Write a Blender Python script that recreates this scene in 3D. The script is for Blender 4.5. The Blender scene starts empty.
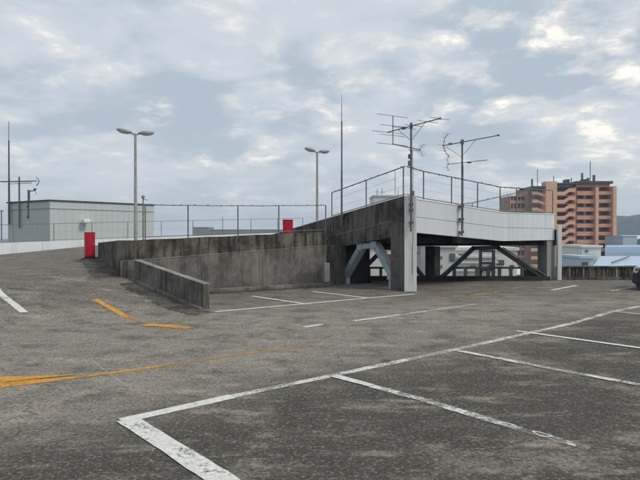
import bpy, bmesh, math, random
from mathutils import Vector, Matrix
R = math.radians
random.seed(7)
S = bpy.context.scene
col = S.collection
F = 560.0; H0 = 1.65; HY = 235.0          # survey of the photo: focal length (px), eye height, horizon row

def W(px, py, D): return Vector(((px-320)/F*D, D, H0+(HY-py)/F*D))
def G(px, py):
    D = F*H0/(py-HY); return Vector(((px-320)/F*D, D, 0))

# ------------------------------------------------------------------ tagging
def tag(o, label=None, cat=None, group=None, kind=None):
    if label: o['label'] = label
    if cat: o['category'] = cat
    if group: o['group'] = group
    if kind: o['kind'] = kind
    return o
def empty(name, loc, label, cat, group=None):
    o = bpy.data.objects.new(name, None); o.location = loc; o.empty_display_size = .3
    col.objects.link(o); return tag(o, label, cat, group)

# ------------------------------------------------------------------ mesh builder
class MB:
    def __init__(s): s.v = []; s.f = []
    def add(s, vs, fs):
        n = len(s.v); s.v += [Vector(v) for v in vs]; s.f += [tuple(i+n for i in f) for f in fs]; return s
    def hexa(s, a):      # 8 points: bottom 4 ccw, top 4 ccw
        return s.add(a, [(3,2,1,0),(4,5,6,7),(0,1,5,4),(1,2,6,5),(2,3,7,6),(3,0,4,7)])
    def box(s, c, d, rz=0, M=None):
        c = Vector(c); hx,hy,hz = d[0]/2,d[1]/2,d[2]/2
        m = M if M else Matrix.Rotation(rz,3,'Z')
        return s.hexa([c+m@Vector(p) for p in ((-hx,-hy,-hz),(hx,-hy,-hz),(hx,hy,-hz),(-hx,hy,-hz),(-hx,-hy,hz),(hx,-hy,hz),(hx,hy,hz),(-hx,hy,hz))])
    def wall(s, a, b, t, za0, za1, zb0, zb1, side=0):   # wall along a-b, thickness t; side 0 centred, 1 = thickness to the left of a->b
        a = Vector((a[0],a[1],0)); b = Vector((b[0],b[1],0)); d=(b-a).normalized(); n = Vector((-d.y,d.x,0))
        o0 = n*(-t/2 if side==0 else 0); o1 = n*(t/2 if side==0 else t)
        if side==-1: o0=-n*t; o1=n*0
        P=lambda p,o,z: Vector((p.x+o.x,p.y+o.y,z))
        return s.hexa([P(a,o0,za0),P(b,o0,zb0),P(b,o1,zb0),P(a,o1,za0),P(a,o0,za1),P(b,o0,zb1),P(b,o1,zb1),P(a,o1,za1)])
    def tube(s, a, b, r, r2=None, n=8, cap=True):
        a=Vector(a); b=Vector(b); r2 = r if r2 is None else r2
        d=(b-a).normalized(); u=d.orthogonal().normalized(); w=d.cross(u)
        vs=[]; fs=[]
        for i in range(n):
            t=2*math.pi*i/n; q=u*math.cos(t)+w*math.sin(t)
            vs+= [a+q*r, b+q*r2]
        for i in range(n):
            j=(i+1)%n; fs.append((2*i,2*j,2*j+1,2*i+1))
        if cap: fs += [tuple(2*i for i in range(n))[::-1], tuple(2*i+1 for i in range(n))]
        return s.add(vs,fs)
    def path(s, pts, r, n=6):
        for a,b in zip(pts[:-1],pts[1:]): s.tube(a,b,r,n=n)
        return s
    def bar(s, a, b, w, h, up=(0,0,1)):
        a=Vector(a); b=Vector(b); d=(b-a).normalized(); up=Vector(up)
        x=d.cross(up).normalized(); y=x.cross(d).normalized(); x*=w/2; y*=h/2
        return s.hexa([a-x-y,a+x-y,b+x-y,b-x-y,a-x+y,a+x+y,b+x+y,b-x+y])
    def prism(s, poly, z0, z1):
        n=len(poly); vs=[(p[0],p[1],z0) for p in poly]+[(p[0],p[1],z1) for p in poly]
        return s.add(vs,[tuple(range(n))[::-1],tuple(range(n,2*n))]+[(i,(i+1)%n,n+(i+1)%n,n+i) for i in range(n)])
    def slab(s, top, th):     # polygon with its own z, extruded down
        n=len(top); vs=[Vector(p) for p in top]+[Vector(p)-Vector((0,0,th)) for p in top]
        return s.add(vs,[tuple(range(n)),tuple(range(n,2*n))[::-1]]+[(n+i,n+(i+1)%n,(i+1)%n,i) for i in range(n)])
    def ell(s, c, r, M=None, nu=14, nv=8, zmin=-1, zmax=1):
        c=Vector(c); M=M or Matrix.Identity(3); vs=[]; fs=[]
        for j in range(nv+1):
            z=zmin+(zmax-zmin)*j/nv; z=max(-1,min(1,z)); q=math.sqrt(max(0,1-z*z))
            if q<.02: q=.02
            for i in range(nu):
                t=2*math.pi*i/nu; vs.append(c+M@Vector((r[0]*q*math.cos(t),r[1]*q*math.sin(t),r[2]*z)))
        for j in range(nv):
            for i in range(nu):
                k=(i+1)%nu; fs.append((j*nu+i,j*nu+k,(j+1)*nu+k,(j+1)*nu+i))
        fs += [tuple(range(nu))[::-1], tuple(nv*nu+i for i in range(nu))]
        return s.add(vs,fs)
    def build(s, name, mat, parent=None, bevel=0, smooth=False):
        base = Vector((0,0,0))
        if parent is not None:
            p=parent
            while p: base += p.location; p=p.parent
            org=base; loc=Vector((0,0,0))
        else:
            xs=[v.x for v in s.v]; ys=[v.y for v in s.v]; zs=[v.z for v in s.v]
            org=Vector(((min(xs)+max(xs))/2,(min(ys)+max(ys))/2,min(zs))); loc=org
        me=bpy.data.meshes.new(name); me.from_pydata([v-org for v in s.v],[],s.f)
        bm=bmesh.new(); bm.from_mesh(me); bmesh.ops.recalc_face_normals(bm,faces=bm.faces); bm.to_mesh(me); bm.free()
        me.materials.append(mat)
        o=bpy.data.objects.new(name,me); o.location=loc; o.parent=parent; col.objects.link(o)
        if smooth:
            me.shade_smooth()
            try: me.set_sharp_from_angle(angle=R(40))
            except Exception: pass
        if bevel:
            b=o.modifiers.new('bevel','BEVEL'); b.width=bevel; b.segments=2; b.limit_method='ANGLE'
        return o

# ------------------------------------------------------------------ materials
class N:
    def __init__(s, name):
        s.m=bpy.data.materials.new(name); s.m.use_nodes=True; s.t=s.m.node_tree; s.n=s.t.nodes; s.l=s.t.links
        s.b=s.n['Principled BSDF']; s.out=s.n['Material Output']
        g=s.n.new('ShaderNodeNewGeometry'); s.pos=g.outputs['Position']
    def map(s, scale=(1,1,1), rz=0, loc=(0,0,0), src=None):
        m=s.n.new('ShaderNodeMapping'); m.inputs['Rotation'].default_value=(0,0,rz); m.inputs['Scale'].default_value=scale; m.inputs['Location'].default_value=loc
        m.vector_type='TEXTURE' if False else 'POINT'
        s.l.new(src or s.pos,m.inputs[0]); return m.outputs[0]
    def noise(s, scale, detail=6, rough=.6, vec=None, dist=0):
        n=s.n.new('ShaderNodeTexNoise'); n.inputs['Scale'].default_value=scale; n.inputs['Detail'].default_value=detail
        n.inputs['Roughness'].default_value=rough; n.inputs['Distortion'].default_value=dist
        s.l.new(vec or s.pos,n.inputs['Vector']); return n.outputs['Fac']
    def ramp(s, fac, a, b, ca=(0,0,0), cb=(1,1,1)):
        r=s.n.new('ShaderNodeMapRange'); r.interpolation_type='SMOOTHSTEP'; s.l.new(fac,r.inputs['Value'])
        r.inputs['From Min'].default_value=a; r.inputs['From Max'].default_value=b
        r.inputs['To Min'].default_value=0; r.inputs['To Max'].default_value=1
        return r.outputs['Result']
    def lin(s, fac, a, b, c, d):
        r=s.n.new('ShaderNodeMapRange'); s.l.new(fac,r.inputs['Value'])
        for k,v in zip(('From Min','From Max','To Min','To Max'),(a,b,c,d)): r.inputs[k].default_value=v
        return r.outputs['Result']
    def mix(s, f, a, b, mode='MIX'):
        m=s.n.new('ShaderNodeMix'); m.data_type='RGBA'; m.blend_type=mode
        for v,k in ((f,0),(a,6),(b,7)):
            if isinstance(v,(int,float)): m.inputs[k].default_value=v
            elif isinstance(v,tuple): m.inputs[k].default_value=(*v,1) if len(v)==3 else v
            else: s.l.new(v,m.inputs[k])
        return m.outputs[2]
    def math(s, op, a, b=0.0, clamp=False):
        m=s.n.new('ShaderNodeMath'); m.operation=op; m.use_clamp=clamp
        for v,k in ((a,0),(b,1)):
            if isinstance(v,(int,float)): m.inputs[k].default_value=v
            else: s.l.new(v,m.inputs[k])
        return m.outputs[0]
    def dot(s, vec, d):
        m=s.n.new('ShaderNodeVectorMath'); m.operation='DOT_PRODUCT'; s.l.new(vec,m.inputs[0]); m.inputs[1].default_value=d
        return m.outputs['Value']
    def bump(s, h, st=.3, dist=.01):
        b=s.n.new('ShaderNodeBump'); b.inputs['Strength'].default_value=st; b.inputs['Distance'].default_value=dist
        s.l.new(h,b.inputs['Height']); s.l.new(b.outputs[0],s.b.inputs['Normal'])
    def col(s, c, rough=.85, metal=0, spec=None):
        if isinstance(c,tuple): s.b.inputs['Base Color'].default_value=(*c,1)
        else: s.l.new(c,s.b.inputs['Base Color'])
        s.b.inputs['Roughness'].default_value=rough; s.b.inputs['Metallic'].default_value=metal
        if spec is not None: s.b.inputs['Specular IOR Level'].default_value=spec
        return s.m

def plain(name, c, rough=.6, metal=0, var=.15, scale=3, spec=None):
    n=N(name); f=n.noise(scale,5)
    d=tuple(x*(1-var) for x in c); e=tuple(min(1,x*(1+var)) for x in c)
    return n.col(n.mix(n.ramp(f,.3,.7),d,e),rough,metal,spec)

def ground_mat():
    n=N('weathered_asphalt')
    u=math.atan2(.64,.77)
    big=n.noise(.30,8,.66); mid=n.noise(1.6,9,.72,dist=.25); mid2=n.noise(.85,8,.70,n.map((1,1,1),0,(13,7,2)))
    st=n.noise(1.0,8,.72,n.map((.9,2.6,1),-u+R(14)))        # polish along the aisle
    fine=n.noise(30,4,.75); speck=n.noise(95,2,.7); grit=n.noise(9,5,.75)
    q=n.math('ADD',n.dot(n.pos,(.64,-.77,0)),-(.64*.17-.77*6.6))
    q=n.math('ADD',q,n.math('MULTIPLY',n.math('SUBTRACT',big,.5),3.6))
    q=n.math('ADD',q,n.math('MULTIPLY',n.math('SUBTRACT',grit,.5),1.6))
    stall=n.ramp(q,-1.1,.9)
    far=n.ramp(n.math('ADD',n.dot(n.pos,(-.22,1,0)),n.math('MULTIPLY',big,4.)),13.2,17.0)
    c=n.mix(stall,(.250,.230,.198),(.066,.062,.055))
    c=n.mix(n.math('MULTIPLY',far,.68),c,(.105,.098,.084))
    c=n.mix(n.math('MULTIPLY',n.ramp(st,.50,.68),.42),c,(.50,.45,.37))
    c=n.mix(n.math('MULTIPLY',n.ramp(st,.50,.34),.38),c,(.070,.066,.057))
    c=n.mix(n.math('MULTIPLY',n.ramp(mid,.52,.36),.60),c,(.050,.048,.043))
    c=n.mix(n.math('MULTIPLY',n.ramp(mid2,.52,.68),.50),c,(.35,.31,.262))
    c=n.mix(n.math('MULTIPLY',n.ramp(grit,.50,.36),.42),c,(.045,.043,.038))
    c=n.mix(n.math('MULTIPLY',n.ramp(grit,.54,.70),.34),c,(.42,.39,.32))
    c=n.mix(n.math('MULTIPLY',n.ramp(fine,.50,.38),.72),c,(.030,.029,.026))
    c=n.mix(n.math('MULTIPLY',n.ramp(fine,.54,.68),.50),c,(.46,.43,.36))
    c=n.mix(n.math('MULTIPLY',n.ramp(speck,.56,.68),.34),c,(.52,.49,.42))
    # oil spots and drips
    o=n.ramp(n.noise(1.15,3,.5,n.map((1,1,1),0,(4,9,0))),.68,.73)
    c=n.mix(n.math('MULTIPLY',o,.55),c,(.035,.034,.032))
    # hairline cracks
    v=n.n.new('ShaderNodeTexVoronoi'); v.feature='DISTANCE_TO_EDGE'; v.inputs['Scale'].default_value=.33
    w=n.n.new('ShaderNodeVectorMath'); w.operation='ADD'; nn=n.n.new('ShaderNodeTexNoise'); nn.inputs['Scale'].default_value=1.3; nn.inputs['Detail'].default_value=6
    n.l.new(n.pos,nn.inputs['Vector']); n.l.new(n.pos,w.inputs[0]); n.l.new(nn.outputs['Color'],w.inputs[1]); n.l.new(w.outputs[0],v.inputs['Vector'])
    cr=n.math('MULTIPLY',n.math('SUBTRACT',1.0,n.ramp(v.outputs['Distance'],.0,.005)),n.ramp(n.noise(.5,3),.50,.60))
    c=n.mix(n.math('MULTIPLY',cr,.5),c,(.02,.02,.018))
    n.bump(n.math('ADD',fine,n.math('MULTIPLY',speck,.6)),.7,.01)
    return n.col(c,.95,0,.15)

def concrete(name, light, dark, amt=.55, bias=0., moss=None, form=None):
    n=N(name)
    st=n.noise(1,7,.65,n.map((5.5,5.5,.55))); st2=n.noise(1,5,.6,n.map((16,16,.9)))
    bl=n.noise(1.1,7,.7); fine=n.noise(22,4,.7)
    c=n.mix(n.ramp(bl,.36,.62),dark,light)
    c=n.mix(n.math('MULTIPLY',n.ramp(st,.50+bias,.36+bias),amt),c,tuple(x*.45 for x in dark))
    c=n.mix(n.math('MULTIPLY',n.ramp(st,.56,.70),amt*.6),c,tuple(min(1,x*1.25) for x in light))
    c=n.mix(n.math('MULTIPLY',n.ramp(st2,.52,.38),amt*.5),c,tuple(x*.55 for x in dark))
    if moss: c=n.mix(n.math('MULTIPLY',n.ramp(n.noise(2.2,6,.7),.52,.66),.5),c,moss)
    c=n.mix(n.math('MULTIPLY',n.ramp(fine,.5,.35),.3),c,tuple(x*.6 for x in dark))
    if form:
        a_=n.dot(n.pos,(form[0],form[1],0)); z_=n.dot(n.pos,(0,0,1)); wob=n.math('MULTIPLY',n.noise(3,4),.02)
        l1=n.math('LESS_THAN',n.math('FRACT',n.math('DIVIDE',n.math('ADD',a_,wob),1.83)),.007)
        def tri(v,per): return n.math('MULTIPLY',n.math('SUBTRACT',n.math('FRACT',n.math('DIVIDE',v,per)),.5),per)
        dx_=tri(a_,.61); dz_=tri(n.math('ADD',z_,.12),.46)
        rr=n.math('SQRT',n.math('ADD',n.math('MULTIPLY',dx_,dx_),n.math('MULTIPLY',dz_,dz_)))
        l2=n.math('LESS_THAN',rr,.017)
        c=n.mix(n.math('MULTIPLY',n.math('MAXIMUM',l1,l2),.6),c,tuple(x*.3 for x in dark))
    n.bump(fine,.4,.01)
    return n.col(c,.92,0,.2)

def painted(name, c, stain=(.3,.31,.3), amt=.35, rough=.6, fs=14):
    n=N(name)
    st=n.noise(1,6,.65,n.map((4,4,.25))); st2=n.noise(1,4,.6,n.map((fs,fs,.4))); b=n.noise(.9,5)
    k=n.mix(n.math('MULTIPLY',n.ramp(st,.52,.34),amt),c,stain)
    k=n.mix(n.math('MULTIPLY',n.ramp(st2,.50,.34),amt*.6),k,tuple(x*.8 for x in stain))
    k=n.mix(n.math('MULTIPLY',n.ramp(b,.55,.75),.2),k,tuple(min(1,x*1.12) for x in c))
    n.bump(n.noise(30,3),.15,.004)
    return n.col(k,rough,0,.3)

def paint_mat(name, c, wear, base=.0):      # road paint: rubbed through to the stones; base = share left in the hollows
    n=N(name)
    m=n.noise(6,8,.72); m2=n.noise(1.7,5,.6); m3=n.noise(34,4,.75); m4=n.noise(95,2,.7)
    a=n.math('ADD',n.math('MULTIPLY',m,.5),n.math('ADD',n.math('MULTIPLY',m2,.5),n.math('MULTIPLY',m3,.35)))
    f=n.ramp(a,wear-.05,wear+.05)
    g=n.math('MULTIPLY',n.ramp(n.math('ADD',n.math('MULTIPLY',m3,.6),n.math('MULTIPLY',m4,.4)),.40,.56),base)
    f=n.math('MAXIMUM',f,g); f=n.math('MULTIPLY',f,n.lin(n.ramp(m4,.34,.46),0,1,.72,1.0))
    k=n.mix(n.ramp(n.noise(24,5,.7),.35,.7),tuple(x*.72 for x in c),c)
    n.col(k,.85,0,.15); n.bump(n.noise(30,4,.75),.5,.008)
    tr=n.n.new('ShaderNodeBsdfTransparent'); mx=n.n.new('ShaderNodeMixShader')
    n.l.new(f,mx.inputs[0]); n.l.new(n.b.outputs[0],mx.inputs[2]); n.l.new(tr.outputs[0],mx.inputs[1]); n.l.new(mx.outputs[0],n.out.inputs[0])
    return n.m

def mesh_mat():      # woven wire netting
    n=N('chain_link_wire')
    def band(d):
        t=n.math('FRACT',n.math('MULTIPLY',n.dot(n.pos,d),17.0)); return n.math('LESS_THAN',t,.06)
    f=n.math('MAXIMUM',band((.75,.4,.95)),band((.75,.4,-.95)))
    n.col((.30,.31,.31),.5,.6)
    tr=n.n.new('ShaderNodeBsdfTransparent'); mx=n.n.new('ShaderNodeMixShader')
    n.l.new(f,mx.inputs[0]); n.l.new(tr.outputs[0],mx.inputs[1]); n.l.new(n.b.outputs[0],mx.inputs[2]); n.l.new(mx.outputs[0],n.out.inputs[0])
    return n.m

M=dict(
 ground=ground_mat(),
 wall=concrete('stained_wall_concrete',(.21,.202,.180),(.095,.092,.085),.45,form=(.857,.516)),
 wallup=concrete('blackened_parapet_concrete',(.165,.150,.125),(.046,.044,.040),.8,.02,(.19,.17,.14),form=(.857,.516)),
 lowwall=concrete('weathered_low_wall_concrete',(.21,.20,.175),(.080,.078,.071),.75),
 cope=concrete('pale_coping_concrete',(.33,.32,.29),(.17,.165,.15),.5),
 beamdark=concrete('grimy_beam_concrete',(.160,.148,.128),(.048,.047,.044),.75,.02,form=(-.525,.851)),
 coldark=concrete('stained_column_concrete',(.15,.145,.135),(.070,.069,.066),.6),
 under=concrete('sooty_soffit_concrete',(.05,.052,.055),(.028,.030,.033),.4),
 para=concrete('streaked_balustrade_concrete',(.20,.185,.16),(.07,.066,.06),.85,.03),
 post=concrete('pale_rib_concrete',(.36,.35,.31),(.17,.165,.15),.6),
 white=painted('painted_beam_panel',(.585,.62,.645),(.47,.49,.50),.22,.6,1.7),
 white2=painted('painted_corrugated_panel',(.64,.68,.70),(.47,.50,.53),.40),
 endcol=painted('grey_green_column',(.25,.26,.25),(.13,.135,.13),.6),
 whitecol=painted('painted_column_face',(.66,.67,.66),(.27,.27,.25),.6),
 whitecap=plain('white_coping_paint',(.78,.78,.76),.5,0,.1,4),
 bluegrey=painted('blue_grey_steel_paint',(.36,.42,.465),(.20,.22,.23),.35,.5),
 darksteel=plain('dark_steel_paint',(.030,.036,.045),.5,0,.25,3),
 steel=plain('galvanised_steel',(.22,.225,.23),.5,.5,.25,14),
 rail=plain('weathered_rail_steel',(.15,.155,.16),.6,.3,.3,14),
 thin=plain('antenna_aluminium',(.16,.165,.17),.5,.5,.2,20),
 mast=plain('grey_mast_steel',(.13,.135,.14),.55,.4,.25,10),
 pole=plain('lamp_pole_paint',(.33,.33,.31),.55,.1,.15,6),
 lamphead=plain('lamp_housing_grey',(.26,.27,.27),.5,.2,.15,10),
 lens=plain('frosted_lamp_cover',(.55,.55,.52),.25,0,.08,10),
 red=painted('red_cabinet_paint',(.44,.012,.035),(.24,.010,.022),.35,.35),
 black=plain('black_rubber',(.018,.018,.019),.7,0,.2,10),
 wpaint=paint_mat('white_line_paint',(.74,.74,.70),.58,.84),
 wpaint2=paint_mat('worn_white_line_paint',(.70,.70,.65),.66,.62),
 wpaint3=paint_mat('faded_white_line_paint',(.62,.61,.56),.76,.32),
 opaint=paint_mat('orange_line_paint',(.68,.34,.07),.635,.66),
 opaint2=paint_mat('faded_orange_line_paint',(.64,.33,.08),.66,.6),
 opaint3=paint_mat('ghost_orange_line_paint',(.60,.33,.11),.74,.55),
 net=mesh_mat(), darkband=paint_mat('patchy_dark_band',(.070,.066,.058),.70,.45),
 pale=painted('pale_green_cladding',(.50,.55,.54),(.44,.49,.48),.35,.55),
 whitewall=painted('whitewashed_wall',(.74,.77,.79),(.55,.58,.60),.35),
 trim=plain('dark_roof_trim',(.05,.055,.06),.5),
 cabinet=plain('grey_cabinet_paint',(.24,.245,.23),.5),
 glass=plain('dark_window_glass',(.045,.055,.065),.12,0,.2,.4),
 glass2=plain('grey_window_glass',(.12,.15,.16),.15,0,.3,.3),
)

# ------------------------------------------------------------------ terrain functions
L0=Vector((-2.5,12.4)); sd=Vector((-.66,.75)).normalized(); td=Vector((-sd.y,sd.x))   # up the ramp / to its left
def ss(x,a,b):
    t=max(0,min(1,(x-a)/(b-a))); return t*t*(3-2*t)
def Hst(x,y):
    p=Vector((x,y))-L0; s=p.dot(sd); t=p.dot(td)
    if s<=0: return 0.0
    # easing in, 12.5 % grade, easing out
    a=.6; 
    if s<a: z=.125*s*s/(2*a)
    else: z=.125*(s-a/2)
    z=z if z<.42 else .42+.14*(1-math.exp(-(z-.42)/.14))
    u=(x+17.1)*.857+(y-30)*.516
    z+=.035*max(0,u)*ss(s,2,6)
    z+=min(.4,.06*max(0,-t))*ss(s,4,6)
    return z
def RP(px,py):
    D=3.0
    while D<60:
        p=W(px,py,D)
        if p.z<=Hst(p.x,p.y): return Vector((p.x,p.y,Hst(p.x,p.y)))
        D+=.02
    return p
mw_d=Vector((.857,.516)).normalized()
MW0=Vector((.23,18.30))           # right end of the retaining wall
def MW(k): return MW0+mw_d*k      # k negative = to the left
K_END=-5.99
COR=MW(K_END)                     # corner where the low wall meets it
FR=-12.0                          # street level
ED=20.85                          # building edge (parapet line)

# flat parking floor
n0=Vector((L0.x,L0.y))
flat=[n0, n0+td*44, (-35,-19), (34,-19), (34,ED+.25), (1.85,ED+.25),(1.85,19.4),(MW0.x,MW0.y+.1),(COR.x,COR.y+.1)]
floor=MB()
floor.slab([(p[0],p[1],0) for p in flat],.35)
# (underside body of the car park)
floor_o=tag(floor.build('parking_floor',M['ground']),kind='structure')
# ramp / upper floor grid
gr=MB(); ns=116; st=.4; idx={}
def vid(i,j):
    if (i,j) not in idx:
        p=n0+sd*(i*st if i<14*1 else i*st)+td*(j*st); idx[(i,j)]=len(gr.v); gr.v.append(Vector((p.x,p.y,Hst(p.x,p.y))))
    return idx[(i,j)]
def inside(p):
    # behind the white outer wall line?
    q=Vector((p.x+17.1,p.y-30)); d=q.dot(Vector((-.516,.857)))
    if d>.15: return False
    r=Vector((p.x,p.y))-n0; t=r.dot(td); s=r.dot(sd)
    if t<-.01:
        if s<3.4: return False
        e=(Vector((p.x,p.y))-MW0).dot(Vector((-mw_d.y,mw_d.x)))
        if e<.12: return False
        if p.x>1.6: return False
    return True
for i in range(0,90):
    for j in range(-75,150):
        c=[n0+sd*(a*st)+td*(b*st) for a,b in ((i,j),(i+1,j),(i+1,j+1),(i,j+1))]
        if all(inside(q) for q in c):
            gr.f.append((vid(i,j),vid(i+1,j),vid(i+1,j+1),vid(i,j+1)))
ramp_o=gr.build('ramp_floor',M['ground']); tag(ramp_o,kind='structure')
ramp_o.data.shade_smooth()
# storeys of the car park below the roof floor
cp=MB()
cp.prism([(-58,-18.5),(33.5,-18.5),(33.5,ED-.1),(1.6,ED-.1),(1.6,38),(-1,39.2),(-40,15.5)],FR,-.36)
tag(cp.build('car_park_storeys',M['wall']),'grimy concrete storeys of the car park beneath the roof level floor','car park')

# ------------------------------------------------------------------ painted markings (parts of the floor they are painted on)
SZ=[0]
def strip(pts, w, mat, z=.004, parent=None, ragged=0.0, label=None, name='painted_line', w2=None):
    # pts: world xy; one ribbon draped on the ramp / floor
    b=MB(); P=[]; SZ[0]+=1; z=z+.00025*(SZ[0]%14)
    for a,c in zip(pts[:-1],pts[1:]):
        a=Vector(a[:2]); c=Vector(c[:2]); n=max(1,int((c-a).length/.10))
        for i in range(n): P.append(a.lerp(c,i/n))
    P.append(Vector(pts[-1][:2]))
    vs=[]
    for i,p in enumerate(P):
        a=P[max(0,i-1)]; c=P[min(len(P)-1,i+1)]; d=(c-a).normalized(); n=Vector((-d.y,d.x))
        ww=w if w2 is None else w+(w2-w)*i/(len(P)-1)
        j1=random.uniform(-1,1)*ragged; j2=random.uniform(-1,1)*ragged
        for q in (p+n*(ww/2+j1),p-n*(ww/2+j2)): vs.append((q.x,q.y,(Hst(q.x,q.y) if (parent is ramp_o) else 0)+z))
    b.add(vs,[(2*i,2*i+1,2*i+3,2*i+2) for i in range(len(P)-1)])
    o=b.build(name,mat,parent or floor_o)
    if label: o['label']=label
    return o
g=lambda *a:[G(x,y) for x,y in a]
wl='painted_line'
# long line closing the row of bays
strip(g((121,421.5),(232,397)),.15,M['wpaint'],ragged=.004,label='bright repainted end of the long white bay line')
strip(g((232,397),(335,375.5)),.115,M['wpaint2'],ragged=.006,label='worn middle stretch of the long white bay line')
strip(g((335,375.5),(455,350),(575,323)),.12,M['wpaint2'],ragged=.006,label='far stretch of the long white bay line')
strip(g((575,323),(612,312),(645,305.5),(760,286)),.11,M['wpaint2'],ragged=.006,label='furthest stretch of the long white bay line')
# bay dividers
strip(g((127,420.5),(177,452.5),(222,482),(262,508)),.19,M['wpaint'],z=.008,ragged=.006,label='broad bright white bay divider at the front corner')
strip(g((334,376.5),(372,386.6)),.115,M['wpaint'],z=.008,ragged=.006,label='white bay divider with rubbed patches, near half')
strip(g((372,386.6),(425,401),(520,430)),.11,M['wpaint2'],z=.004,ragged=.008,label='white bay divider with rubbed patches, middle')
strip(g((520,430),(590,450)),.10,M['wpaint3'],z=.004,ragged=.01,label='white bay divider fading out at its end')
strip(g((454,350.5),(560,371),(760,408)),.11,M['wpaint2'],z=.008,ragged=.005,label='white bay divider running to the right edge')
strip(g((517,331.5),(640,348.5),(760,364)),.11,M['wpaint'],z=.008,ragged=.004)
strip(g((610,311.5),(700,320.5)),.10,M['wpaint2'],z=.008,ragged=.004)
# blistered rings in the paint of the near divider
for (x,y) in ((417,399),(508,426.3),(543,436)):
    c=G(x,y); ring=MB(); vs=[]; n=28
    a=math.atan2(.76,-.65)
    for i in range(n):
        t=2*math.pi*i/n; wob=1+.15*math.sin(3*t+x)
        for k,(rx,ry) in ((0,(.085,.045)),(1,(.065,.028))):
            lx,ly=rx*wob*math.cos(t),ry*wob*math.sin(t)
            vs.append((c.x+lx*math.cos(a)-ly*math.sin(a),c.y+lx*math.sin(a)+ly*math.cos(a),.010))
    ring.add(vs,[(2*i,2*((i+1)%n),2*((i+1)%n)+1,2*i+1) for i in range(n)])
    ring.build('paint_blister',M['wpaint'],floor_o)
# bays along the retaining wall
strip(g((215,312),(300,304.5),(345,300.3),(415,294.3)),.12,M['wpaint'],ragged=.004,label='white line of the bays along the retaining wall')
strip(g((252,296.5),(303,304)),.12,M['wpaint'],z=.008,ragged=.004)
strip(g((312,291.7),(369,298.4)),.12,M['wpaint'],z=.008,ragged=.004)
strip(g((240,302.5),(256,305.5)),.08,M['wpaint3'],z=.008,ragged=.006)
# middle of the aisle
strip(g((304,327.3),(322,324.7)),.11,M['wpaint'],ragged=.008)
strip(g((354,321),(384,317.3)),.11,M['wpaint'],ragged=.006)
strip(g((384,317.3),(476,304.3)),.10,M['wpaint2'],ragged=.006)
strip(g((322,324.7),(354,321)),.07,M['wpaint3'],ragged=.01)
# far right
strip(g((552,290.2),(577,285.6)),.12,M['wpaint'])
strip(g((512,289),(530,285.5)),.10,M['wpaint3'])
strip(g((518,290.6),(640,291)),.10,M['wpaint3'],z=.008)
strip(g((612,291.3),(634,287.4)),.11,M['wpaint2'],z=.012)
strip(g((600,293.3),(628,294.3)),.16,M['opaint2'],label='short faded orange bar near the parked car')
strip(g((470,295.8),(499,292.6)),.16,M['opaint2'],label='faded orange dash in front of the bridge')
strip(g((430,300.3),(458,297.2)),.14,M['opaint3'],label='ghosted orange dash in front of the bridge')
strip(g((461,297),(586,307.5)),.10,M['wpaint3'],ragged=.01)
# orange swept line across the front
strip(g((-60,395),(0,385.6),(62,379.3)),.40,M['opaint'],ragged=.006,w2=.12,label='thick near end of the curved orange line')
strip(g((-60,386),(0,380.4),(72,375.8)),.40,M['opaint'],z=.008,ragged=.006,w2=.04,label='second orange stroke beside the curved orange line')
strip(g((60,379.5),(115,373),(168,365.5)),.10,M['opaint'],ragged=.008,label='bright middle of the curved orange line')
strip(g((160,366.7),(235,355.5),(310,345.5)),.11,M['opaint3'],ragged=.01,label='fading far end of the curved orange line')
# orange line climbing the ramp, drawn on the ramp floor
rp=lambda *a:[RP(x,y) for x,y in a]
strip(rp((95,299.5),(107,306.5),(119,313),(133,319.5)),.14,M['opaint'],z=.006,parent=ramp_o,ragged=.008,label='orange line climbing the ramp')
strip(rp((133,319.5),(142,322.5)),.10,M['opaint3'],z=.006,parent=ramp_o,ragged=.01)
strip(rp((146,325),(170,327),(190,329)),.26,M['opaint'],z=.008,parent=floor_o,ragged=.03,label='ragged orange patch at the foot of the ramp')
strip(rp((-45,262),(-22,275.5),(0,294),(24,313)),.15,M['wpaint'],z=.006,parent=ramp_o,ragged=.003,label='clean white line on the left of the ramp')
strip(g((92,362),(104,371),(128,388)),.04,M['wpaint3'],ragged=.01)
strip(rp((-10,258.5),(12,258)),.12,M['wpaint2'],z=.006,parent=ramp_o)

# ragged, patchy dark bands laid on the floor along wall and parapet feet
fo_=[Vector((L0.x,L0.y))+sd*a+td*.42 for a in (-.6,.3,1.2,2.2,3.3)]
strip(fo_,.62,M['darkband'],z=.003,parent=ramp_o,ragged=.07,name='dark_band')
strip([Vector((-5.75,15.0)),Vector((-6.6,17.0)),Vector((-7.9,19.6)),Vector((-9.1,21.7))],.8,M['darkband'],z=.003,parent=ramp_o,ragged=.08,name='dark_band')
strip([MW(-5.2)-Vector((-mw_d.y,mw_d.x))*.55,MW(-.3)-Vector((-mw_d.y,mw_d.x))*.50],.32,M['darkband'],z=.001,ragged=.05,name='dark_band')
strip([(2.9,20.05),(8.0,20.15)],.35,M['darkband'],z=.001,ragged=.05,name='dark_band')
strip([(8.9,20.55),(14,20.55)],.30,M['darkband'],z=.001,ragged=.05,name='dark_band')
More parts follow.
